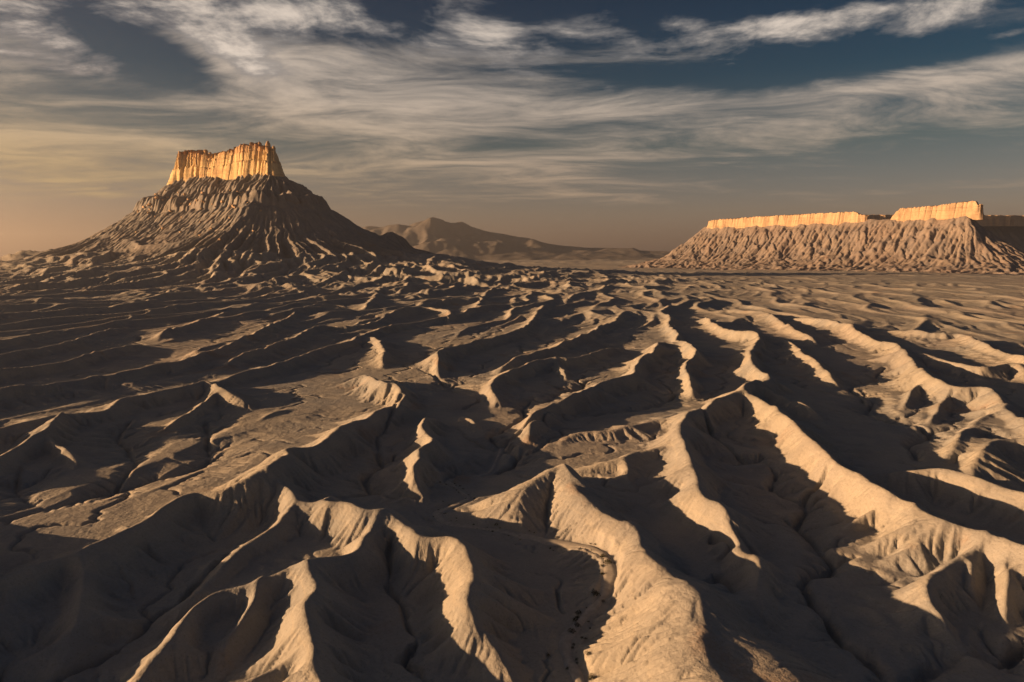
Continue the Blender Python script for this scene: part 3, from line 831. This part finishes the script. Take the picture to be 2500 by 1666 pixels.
# ------------------------------------------------------------------ cap rock walls
def build_cap(name, A, B, hw, zbot, ztop, mat, parent, seed, n=520, nz=22, flute=(8.0, 1.6), batter=8.0, end_a=14.0, end_b=8.0, jag=1.5, cl=5.0, clw=lambda u: 0 * u + 1.0, pipe=1.0):
    """a wall of fluted sandstone round the axis A-B; zbot and ztop are functions of u along the axis"""
    ab = B - A; L = float(np.hypot(*ab)); t_ = ab / L; nn = np.array([t_[1], -t_[0]])      # nn points to the camera side
    per = 2 * L + 2 * np.pi * hw
    s = np.linspace(0, per, n, endpoint=False)
    cx = np.zeros((n, 2)); nr = np.zeros((n, 2)); uu = np.zeros(n)
    for i, si in enumerate(s):
        if si < L:
            cx[i] = A + t_ * si; nr[i] = nn; uu[i] = si / L
        elif si < L + np.pi * hw:
            a = (si - L) / hw; cx[i] = B; nr[i] = nn * math.cos(a) + t_ * math.sin(a); uu[i] = 1
        elif si < 2 * L + np.pi * hw:
            q = si - L - np.pi * hw; cx[i] = B - t_ * q; nr[i] = -nn; uu[i] = 1 - q / L
        else:
            a = (si - 2 * L - np.pi * hw) / hw; cx[i] = A; nr[i] = -nn * math.cos(a) - t_ * math.sin(a); uu[i] = 0
    verts = []
    zb = np.array([zbot(u) for u in uu]); zt = np.array([ztop(u) for u in uu])
    ring = np.cos(2 * np.pi * s / per) * per / 6.283, np.sin(2 * np.pi * s / per) * per / 6.283
    zt = zt + np.where(perlin(ring[0] / 11, ring[1] / 11, seed + 9) > 0, 1, -1) * jag + perlin(ring[0] / 7, ring[1] / 7, seed + 11) * jag
    for k in range(nz):
        f = k / (nz - 1)
        z = zb + (zt - zb) * f
        big = perlin(ring[0] / 55, ring[1] / 55 + z / 200, seed)
        mid = perlin(ring[0] / 15 + z / 130, ring[1] / 15, seed + 3)
        small = perlin(ring[0] / 4.2, ring[1] / 4.2 + z / 40, seed + 5)
        bed = perlin(z / 7.0 + 0 * s, ring[0] / 160, seed + 7)
        crack = -np.clip(0.10 - np.abs(mid), 0, 1) * 22
        o = hw + batter * (1 - f) ** 1.5 + flute[0] * big + pipe * (flute[1] * mid + 0.9 * small + crack * (0.4 + 0.6 * f)) + 1.6 * bed
        ea = np.clip(-(nr @ t_), 0, 1); eb = np.clip(nr @ t_, 0, 1)
        o = o + (ea * end_a + eb * end_b) * (1 - f) ** 1.2
        cleft = perlin(ring[0] / 30 + z / 400, ring[1] / 30, seed + 15)
        wc = clw(uu)
        o = o - cl * wc * np.exp(-(cleft / 0.13) ** 2) * (0.35 + 0.65 * f)
        blk = np.floor(perlin(ring[0] / 13, ring[1] / 13 + z / 300, seed + 17) * 4) / 4
        o = o + cl * 0.5 * blk * wc * sstep(0.45, 0.6, f) - cl * 0.22 * (f > 0.52) - cl * 0.15 * (f > 0.8)
        if f > 0.95: o = o - 1.5
        p = cx + nr * o[:, None]
        verts.append(np.column_stack([p, z]))
    for f2, dz in ((0.75, 1.0), (0.35, 1.5), (0.02, 0.5)):
        p = cx + nr * (hw * f2)
        verts.append(np.column_stack([p, zt + dz - 1.5]))
    V = np.concatenate(verts)
    rows = len(verts)
    faces = []
    for k in range(rows - 1):
        for i in range(n):
            j = (i + 1) % n
            faces.append((k * n + i, k * n + j, (k + 1) * n + j, (k + 1) * n + i))
    return py_mesh(name, V, faces, mat, parent, smooth=False)


def lump_column(name, x, y, z0, z1, w, mat, parent, seed, bulge=0.25):
    n, nz = 22, 14
    V = []; a = np.linspace(0, 2 * np.pi, n, endpoint=False)
    for k in range(nz):
        f = k / (nz - 1)
        rad = w * 0.5 * (1.05 + bulge * math.sin(f * 5.2 + seed) - 0.25 * f) * (1 if f < 0.9 else 0.72 if f < 0.99 else 0.35)
        rr = rad * (1 + 0.22 * perlin(np.cos(a) * 1.4 + seed, np.sin(a) * 1.4 + f * 1.6, seed))
        V.append(np.column_stack([x + rr * np.cos(a) + 0.08 * w * math.sin(f * 3 + seed), y + rr * np.sin(a), np.full(n, z0 + (z1 - z0) * f) + 0.02 * (z1 - z0) * np.sin(a * 2)]))
    V = np.concatenate(V)
    faces = [(k * n + i, k * n + (i + 1) % n, (k + 1) * n + (i + 1) % n, (k + 1) * n + i) for k in range(nz - 1) for i in range(n)]
    faces.append(tuple((nz - 1) * n + i for i in range(n)))
    return py_mesh(name, V, faces, mat, parent, smooth=False)


# ------------------------------------------------------------------ the butte
def build_butte():
    root = bpy.data.objects.new('butte', None); col.objects.link(root)
    cxm = (BL + BR) / 2
    root.location = (float(cxm[0]), float(cxm[1]), 0)
    BS = 2.9
    xs = np.arange(BL[0] - 620, BR[0] + 640, BS); ys = np.arange(BR[1] - 600, BL[1] + 260, BS)
    X, Y = np.meshgrid(xs, ys)
    Z, dk = butte_surface(X, Y)
    fan = sstep(160, 190, dk) * sstep(380, 300, dk)
    Z, A = erode(Z + fbm(X / 14, Y / 14, 3, 121) * 0.8, BS, BS, 20, 0.075 * (1 - 0.7 * fan), 0.16, 0.42, noise=0.25, every=2)

    lw = 10 * fbm(X / 60, Y / 60, 3, 131)
    Z = Z + 15 * sstep(166, 158, dk + lw) * sstep(90, 150, dk) * sstep(-0.35, 0.1, fbm(X / 120, Y / 120, 2, 133))
    Z = Z + 7 * sstep(92, 86, dk + lw) * sstep(40, 80, dk)
    Z = Z - 34 * sstep(440, 600, dk)
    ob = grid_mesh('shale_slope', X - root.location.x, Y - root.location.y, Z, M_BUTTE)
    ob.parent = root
    # cap wall, its skyline traced along the axis
    top = [(447,380),(452,376),(466,372),(480,370),(495,369),(503,374),(514,380),(521,384),(536,380),(550,376),(570,372),(584,365),(597,362),(608,355),(624,354),(630,350),(637,350),(641,358),(648,362),(660,362),(664,366)]
    au = [(x - 447) / 217 for x, y in top]
    az_ = [at_depth(x, y, 2500 - 170 * u)[2] for (x, y), u in zip(top, au)]
    off = np.array([root.location.x, root.location.y])
    cap = build_cap('cap_rock', BL - off, BR - off, 20.0, lambda u: 325.0 + 10 * u, lambda u: float(np.interp(u, au, az_)), M_CAP_BUTTE, root, 5, n=760, nz=34, batter=11, end_a=34, end_b=12, jag=4.2, cl=15.0, clw=lambda u: 0.25 + 1.0 * (u < 0.27) + 0.7 * (u > 0.84), pipe=0.4)
    for i, (sx, y0, y1, wpx) in enumerate([(504, 366, 384, 9.5), (514, 372, 386, 6.5), (654, 345, 378, 10.5), (634, 347, 372, 12), (645, 356, 378, 7), (670, 357, 385, 8), (665, 360, 386, 7), (470, 371, 384, 8), (456, 374, 388, 8), (612, 353, 370, 10), (590, 362, 376, 9)]):
        u = (sx - 447) / 217
        p = at_depth(sx, y0, 2500 - 170 * u); q = at_depth(sx, y1, 2500 - 170 * u)
        lump_column('pinnacle', p[0] - off[0], p[1] - off[1] - 4, q[2] - 12, p[2], wpx * 1.47, M_CAP_BUTTE, cap, i + 3)
    return root


butte = build_butte()
tag(butte, 'tall grey shale butte with golden fluted cap rock on the left', 'butte', kind='structure')


# ------------------------------------------------------------------ the mesas
MPD = np.array([0, 30, 60, 130, 200, 280, 360, 460, 600, 900])
MPZ = np.array([1.03, 0.96, 0.87, 0.68, 0.47, 0.28, 0.13, 0.03, -0.03, -0.08])


def build_mesa(A, B, zb0, zb1, span, step, seed, back):
    """slope of a long mesa; A left end, B right end of the cap axis, heights of the cap foot at both"""
    root = bpy.data.objects.new('mesa', None); col.objects.link(root)
    mid = (A + B) / 2; root.location = (float(mid[0]), float(mid[1]), 0)
    ab = B - A; L = float(np.hypot(*ab)); t_ = ab / L; nn = np.array([t_[1], -t_[0]])
    S, T = np.meshgrid(np.arange(-span, L + span, step), np.arange(-back, span, step * 0.9))
    d = np.where(S < 0, np.hypot(S, T), np.where(S > L, np.hypot(S - L, T), np.abs(T)))
    sg = np.where(S < 0, S * 0.75, np.where(S > L, L + (S - L) * 0.75, S)) + 0.0
    w1 = fbm(S / 110, T / 110, 3, seed)
    zc = zb0 + (zb1 - zb0) * np.clip(S / L, 0, 1)
    ang = np.arctan2(np.where(S < 0, S, np.where(S > L, S - L, 0)), T) * 260
    sp = np.clip(S, 0, L) + ang
    f = np.interp(d + 16 * w1, MPD, MPZ)
    z = zc * f
    flank = sstep(15, 70, d) * sstep(560, 380, d)
    z += flank * ((ridged(sp / 34 + 0.4 * w1 + T / 300, d / 600, 3, seed + 2, 0.55) - 0.42) * (15 + 10 * w1) + fbm(S / 26, T / 26, 3, seed + 4) * 4 + (ridged(sp / 170 + 0.4 * w1, d / 900, 2, seed + 14, 0.5) - 0.5) * 16)
    z -= sstep(218, 226, d + 30 * w1 + 12 * perlin(sp / 30, d / 90, seed + 12)) * 9 * sstep(420, 240, d) * sstep(-0.1, 0.25, perlin(sp / 160, d / 900, seed + 13))
    led = sstep(118, 124, d + 14 * w1 + 9 * perlin(sp / 18, d / 90, seed + 8))
    z -= led * 9 * sstep(420, 160, d)
    z += sstep(300, 430, d) * sstep(900, 560, d) * (ridged(S / 60, T / 110, 3, seed + 6, 0.5) - 0.4) * 20
    z, A_ = erode(z, step, step * 0.9, 16, 0.06, 0.3, 0.43, noise=0.4, every=2)
    z -= 30 * sstep(span * 0.72, span * 0.98, d)
    X = A[0] + t_[0] * S + nn[0] * T - mid[0]; Y = A[1] + t_[1] * S + nn[1] * T - mid[1]
    ob = grid_mesh('shale_slope', X, Y, z, M_MESA, flip=True)
    ob.parent = root
    return root, mid


MA = np.array(at_depth(1724, 555, 4500)[:2]); MB = np.array(at_depth(2358, 528, 3400)[:2])
za = at_depth(1724, 556, 4500)[2]; zb_ = at_depth(2358, 528, 3400)[2]
mesa, mmid = build_mesa(MA, MB, za, zb_, 760.0, 5.0, 201, 120)
tag(mesa, 'long flat topped mesa with sunlit pale cliff band on the right', 'mesa', kind='structure')


def mesa_u(sx):
    """photo column -> parameter on the mesa axis"""
    k = (sx - 1250.0) / F / (math.cos(PITCH))
    # x = k*y on the axis
    ax, ay = MA; bx, by = MB
    return (k * ay - ax) / ((bx - ax) - k * (by - ay))


def axis_pt(u):
    return MA + (MB - MA) * u


def traced_cap(top, bot, hw, n, seed):
    us = [mesa_u(x) for x, y in top]
    zt = [at_depth(x, y, float(axis_pt(u)[1]))[2] for (x, y), u in zip(top, us)]
    zbm = [at_depth(x, y, float(axis_pt(mesa_u(x))[1]))[2] for x, y in bot]
    ub = [mesa_u(x) for x, y in bot]
    u0, u1 = us[0], us[-1]
    fn = lambda v: float(np.interp(u0 + (u1 - u0) * v, us, zt))
    fb = lambda v: float(np.interp(u0 + (u1 - u0) * v, ub, zbm)) - 16
    return build_cap('cap_rock', axis_pt(u0) - mmid, axis_pt(u1) - mmid, hw, fb, fn, M_CAP, mesa, seed, n=n, nz=16, flute=(9.0, 1.0), batter=5, cl=3.0, pipe=0.25, jag=1.6)


traced_cap([(1724,540),(1740,537),(1850,529),(1960,523),(2060,518),(2072,518),(2082,524),(2096,527)], [(1719,556),(1850,549),(2015,544),(2098,551)], 16.0, 620, 31)
traced_cap([(2150,541),(2158,533),(2166,522),(2178,510),(2264,503),(2342,492),(2356,491),(2362,500)], [(2148,545),(2209,536),(2248,531),(2333,527),(2364,530)], 18.0, 460, 37)

# the shadowed mesa further back
FA = np.array(at_depth(2040, 545, 5900)[:2]); FB = np.array(at_depth(2860, 545, 7000)[:2])
fz0 = at_depth(2040, 548, 5900)[2]; fz1 = at_depth(2800, 548, 7000)[2]
far_mesa, fmid = build_mesa(FA, FB, fz0, fz1, 800.0, 14.0, 301, 300)
build_cap('cap_rock', FA - fmid, FB - fmid, 160.0, lambda u: fz0 + (fz1 - fz0) * u - 25, lambda u: at_depth(2100, 527, 5900)[2] + (fz1 - fz0) * u, M_CAP, far_mesa, 41, n=500, nz=8, flute=(22, 8))
tag(far_mesa, 'distant mesa wall lying in shadow behind the sunlit mesa', 'mesa', kind='structure')


# ------------------------------------------------------------------ the far mountain
def build_mountain():
    prof = [(300,618),(520,600),(640,585),(760,566),(880,553),(895,547),(928,552),(949,547),(975,546),(999,549),(1017,541),(1041,535),(1059,528),(1074,532),(1089,538),(1106,542),(1130,538),(1151,549),(1172,556),(1196,564),(1226,567),(1255,573),(1288,579),(1338,593),(1380,598),(1440,602),(1531,604),(1545,602),(1562,609),(1642,612),(1760,617),(1900,624)]
    D = 13000.0
    px = np.array([at_depth(x, y, D) for x, y in prof])
    xs = np.linspace(px[0, 0], px[-1, 0], 420); ys = np.linspace(D - 2600, D + 2100, 130)
    X, Y = np.meshgrid(xs, ys)
    crest = np.interp(X + fbm(X / 700, Y / 700, 2, 7) * 28, px[:, 0], px[:, 2])
    yy = Y - D + fbm(X / 840, Y / 840, 3, 17) * 325
    t_ = np.abs(yy) / np.where(yy < 0, 2450, 2100)
    shape = np.clip(1 - t_, 0, 1) ** 1.25
    rg = ridged(X / 600 + fbm(X / 1160, Y / 1160, 2, 27) * 0.6, Y / 1200, 4, 37, 0.5)
    Z = crest * shape * (1 - 0.22 * (1 - rg) * sstep(0.02, 0.3, t_)) - 20
    xs0, ys0 = float(xs.mean()), D
    ob = grid_mesh('mountain', X - xs0, Y - ys0, Z, M_MTN)
    ob.location = (xs0, ys0, 0)
    return tag(ob, 'distant hazy twin peaked mountain beyond the plain', 'mountain', kind='structure')


M_MTN = plain_material('mountain_rock', c4(0.13, 0.12, 0.12), c4(0.09, 0.09, 0.095), 0.0026, 0.7)
mountain = build_mountain()


# ------------------------------------------------------------------ evening dust haze
def build_haze():
    x0, x1, y0, y1, z0, z1 = -26000, 26000, -2500, 26000, -80, 900
    V = [(x0, y0, z0), (x1, y0, z0), (x1, y1, z0), (x0, y1, z0), (x0, y0, z1), (x1, y0, z1), (x1, y1, z1), (x0, y1, z1)]
    Fc = [(3, 2, 1, 0), (4, 5, 6, 7), (0, 1, 5, 4), (1, 2, 6, 5), (2, 3, 7, 6), (3, 0, 4, 7)]
    m = bpy.data.materials.new('dust_haze'); m.use_nodes = True
    t = NT(m.node_tree)
    v = t.n('ShaderNodeVolumePrincipled')
    v.inputs['Color'].default_value = (0.72, 0.74, 0.80, 1)
    v.inputs['Density'].default_value = HAZE
    v.inputs['Anisotropy'].default_value = 0.7
    o = t.n('ShaderNodeOutputMaterial'); t.set(o.inputs['Volume'], v)
    ob = py_mesh('haze', V, Fc, m, smooth=False)
    return tag(ob, kind='stuff')


HAZE = 4.0e-5
build_haze()


# ------------------------------------------------------------------ dry wash: pale sandy bed winding through the valley
M_SAND = plain_material('wash_sand', c4(0.34, 0.325, 0.31), c4(0.24, 0.23, 0.22), 0.8, 0.6)


def build_wash():
    Q, bedz = WASHDATA
    seg = np.hypot(*(Q[1:] - Q[:-1]).T); S = np.concatenate([[0], np.cumsum(seg)])
    ss = np.arange(0, S[-1], 1.2)
    P = np.stack([np.interp(ss, S, Q[:, 0]), np.interp(ss, S, Q[:, 1])], -1)
    for _ in range(3):
        P[1:-1] = (P[:-2] + 2 * P[1:-1] + P[2:]) / 4
    T = np.gradient(P, axis=0); T /= np.linalg.norm(T, axis=1)[:, None] + 1e-9
    N = np.stack([-T[:, 1], T[:, 0]], -1)
    z = np.interp(ss, np.arange(len(bedz)) * 4.0, bedz)
    nw = Noise1(77); nz_ = Noise1(78)
    half = 0.85 * (0.75 + 0.35 * nw(ss / 9) + 0.2 * nz_(ss / 3)) * np.interp(ss / S[-1], [0, 0.3, 0.6, 1], [0.8, 0.9, 1.25, 1.35])
    X, Y, Z = [], [], []
    for o, dz in ((-1.7, -0.35), (-1, -0.03), (-0.4, 0.0), (0.35, 0.02), (1, -0.03), (1.7, -0.35)):
        X.append(P[:, 0] + N[:, 0] * half * o); Y.append(P[:, 1] + N[:, 1] * half * o); Z.append(z + dz + 0.05 * nz_(ss / 2 + o * 9))
    ob = grid_mesh('dry_wash', np.array(X).T, np.array(Y).T, np.array(Z).T, M_SAND)
    if ob.data.polygons[10].normal.z < 0:
        ob.data.flip_normals()
    tag(ob, kind='structure')
    return P, z, N, half


WP, WZ, WN, WHALF = build_wash()

# ------------------------------------------------------------------ desert shrubs along the wash
M_LEAF = plain_material('shrub_leaf', c4(0.055, 0.056, 0.034), c4(0.03, 0.032, 0.022), 3.0, 0.8)


def shrub_mesh(seed):
    rd = random.Random(seed)
    V, Fc = [], []
    for i in range(150):
        a = rd.uniform(0, 6.283); e = math.asin(rd.uniform(0.02, 1)); r = rd.uniform(0.45, 1.0) * (1 + 0.25 * math.sin(a * 2 + seed) + 0.15 * math.sin(a * 5))
        c = Vector((math.cos(a) * math.cos(e) * r, math.sin(a) * math.cos(e) * r, math.sin(e) * r * 0.8 + 0.03))
        k = rd.uniform(0.10, 0.2)
        u = Vector((rd.gauss(0, 1), rd.gauss(0, 1), rd.gauss(0, 1))).normalized() * k
        v = Vector((rd.gauss(0, 1), rd.gauss(0, 1), rd.gauss(0, 1))).normalized() * k
        n = len(V); V += [c - u, c + v, c + u * 0.8 + Vector((0, 0, k))]; Fc.append((n, n + 1, n + 2))
    for i in range(9):
        a = i * 0.7; b = Vector((math.cos(a) * 0.5, math.sin(a) * 0.5, rd.uniform(0.4, 0.7)))
        n = len(V); V += [Vector((0.05 * math.cos(a), 0.05 * math.sin(a), -0.25)), Vector((-0.05 * math.sin(a), 0.05 * math.cos(a), -0.25)), b]; Fc.append((n, n + 1, n + 2))
    me = bpy.data.meshes.new('desert_shrub'); me.from_pydata([tuple(v) for v in V], [], Fc); me.materials.append(M_LEAF)
    return me


SHRUBS = [shrub_mesh(i) for i in range(4)]


def shrub(x, y, size, label, group=None):
    ob = bpy.data.objects.new('desert_shrub', random.choice(SHRUBS)); col.objects.link(ob)
    ob.location = (x, y, ground_z(x, y) + 0.12 * size)
    ob.scale = (size * random.uniform(0.85, 1.25), size * random.uniform(0.85, 1.2), size * random.uniform(0.75, 1.0))
    ob.rotation_euler = (0, 0, random.uniform(0, 6.28))
    return tag(ob, label, 'shrub', group)


random.seed(4)
for sx, sy, sz, lab in [
        (1483, 1353, 1.15, 'largest dark round shrub at the outer bend of the wash'),
        (1473, 1364, 0.9, 'dark shrub on the sand just below the largest one at the bend'),
        (1452, 1454, 1.1, 'big dark shrub at the inner edge where the wash runs straight'),
        (1412, 1503, 0.8, 'dark shrub in the straight stretch below the wash bend'),
        (1404, 1521, 0.75, 'dark shrub where the wash starts to turn toward the viewer'),
        (1396, 1547, 0.95, 'dark shrub clump at the right side of the lower wash turn'),
        (1408, 1532, 0.85, 'dark shrub beside the clump at the lower wash turn'),
        (1443, 1656, 0.9, 'dark shrub nearest the viewer at the picture bottom by the wash'),
        (1212, 1275, 0.8, 'dark shrub on the far stretch of wash below the central ridge'),
        (1435, 1612, 0.7, 'dark shrub at right bank of the wash near the picture bottom')]:
    x, y = unproject(sx, sy, ground_z(*unproject(sx, sy, 0.5)))
    shrub(x, y, sz, lab, 'shrubs along the dry wash')
for i in range(85):
    k = random.randint(int(len(WP) * 0.28), len(WP) - 8)
    o = random.choice((-1, 1)) * random.uniform(0.5, 2.6)
    if random.random() < 0.3: o *= 2.2
    p = WP[k] + WN[k] * WHALF[k] * o
    f = k / len(WP)
    where = ('far end of the wash' if f < 0.42 else 'stretch of wash under the bright ridge' if f < 0.6
             else 'outer bend of the wash' if f < 0.72 else 'straight stretch below the wash bend' if f < 0.84 else 'lowest stretch of the wash')
    size = random.uniform(0.18, 0.5)
    bank = 'on the sand of' if abs(o) < 1.0 else 'on the left bank of' if o > 0 else 'on the right bank of'
    shrub(float(p[0]), float(p[1]), size, ('small' if size > 0.34 else 'tiny') + ' dark shrub ' + bank + ' the ' + where, 'small shrubs along the dry wash')

# ------------------------------------------------------------------ sandstone blocks fallen from the cap rock on the butte's flank
M_BLOCK = rock_material('fallen_sandstone', c4(0.46, 0.33, 0.22), c4(0.25, 0.17, 0.12), 0.3, 0.4)


def boulder_mesh(seed):
    rd = random.Random(seed)
    import bmesh
    bm = bmesh.new()
    bmesh.ops.create_icosphere(bm, subdivisions=2, radius=1.0)
    for v in bm.verts:
        n = v.co.copy()
        v.co = Vector((max(-0.72, min(0.72, n.x * 1.15)), max(-0.7, min(0.7, n.y * 1.1)), max(-0.62, min(0.66, n.z * 1.1))))
        v.co *= 1 + 0.16 * rd.uniform(-1, 1)
    me = bpy.data.meshes.new('boulder'); bm.to_mesh(me); bm.free(); me.materials.append(M_BLOCK)
    return me


BLOCKS = [boulder_mesh(i + 20) for i in range(4)]
dep = bpy.context.evaluated_depsgraph_get()
slope_ob = [c for c in butte.children if c.name.startswith('shale_slope')][0]
bpy.context.view_layer.update()
cnt = 0
for i in range(400):
    if cnt >= 60: break
    sx = random.uniform(330, 640); sy = random.choice((random.uniform(455, 515), random.uniform(500, 620)))
    x, y, z = at_depth(sx, sy, 2000)
    o = slope_ob.matrix_world.inverted() @ Vector((0, 0, H)); dd = (slope_ob.matrix_world.inverted().to_3x3() @ (Vector((x, y, z)) - Vector((0, 0, H)))).normalized()
    ok, loc, nor, fi = slope_ob.ray_cast(o, dd)
    if not ok: continue
    loc = slope_ob.matrix_world @ loc
    if loc.z < 120 or loc.z > 345: continue
    b = bpy.data.objects.new('boulder', random.choice(BLOCKS)); col.objects.link(b)
    k = random.uniform(2.5, 6.5); b.location = loc; b.scale = (k * random.uniform(0.8, 1.4), k, k * random.uniform(0.7, 1.1))
    b.rotation_euler = (random.uniform(-0.4, 0.4), random.uniform(-0.4, 0.4), random.uniform(0, 6.28))
    lab = ('big' if k > 4.5 else 'small') + ' pale sandstone boulder ' + ('just under the cap rock' if loc.z > 285 else 'on the ledge band' if loc.z > 225 else 'on the lower slope')
    lab += ' of the butte, ' + ('far left' if sx < 420 else 'left of its middle' if sx < 520 else 'right of its middle')
    tag(b, lab, 'boulder', 'boulders on the butte flank')
    cnt += 1
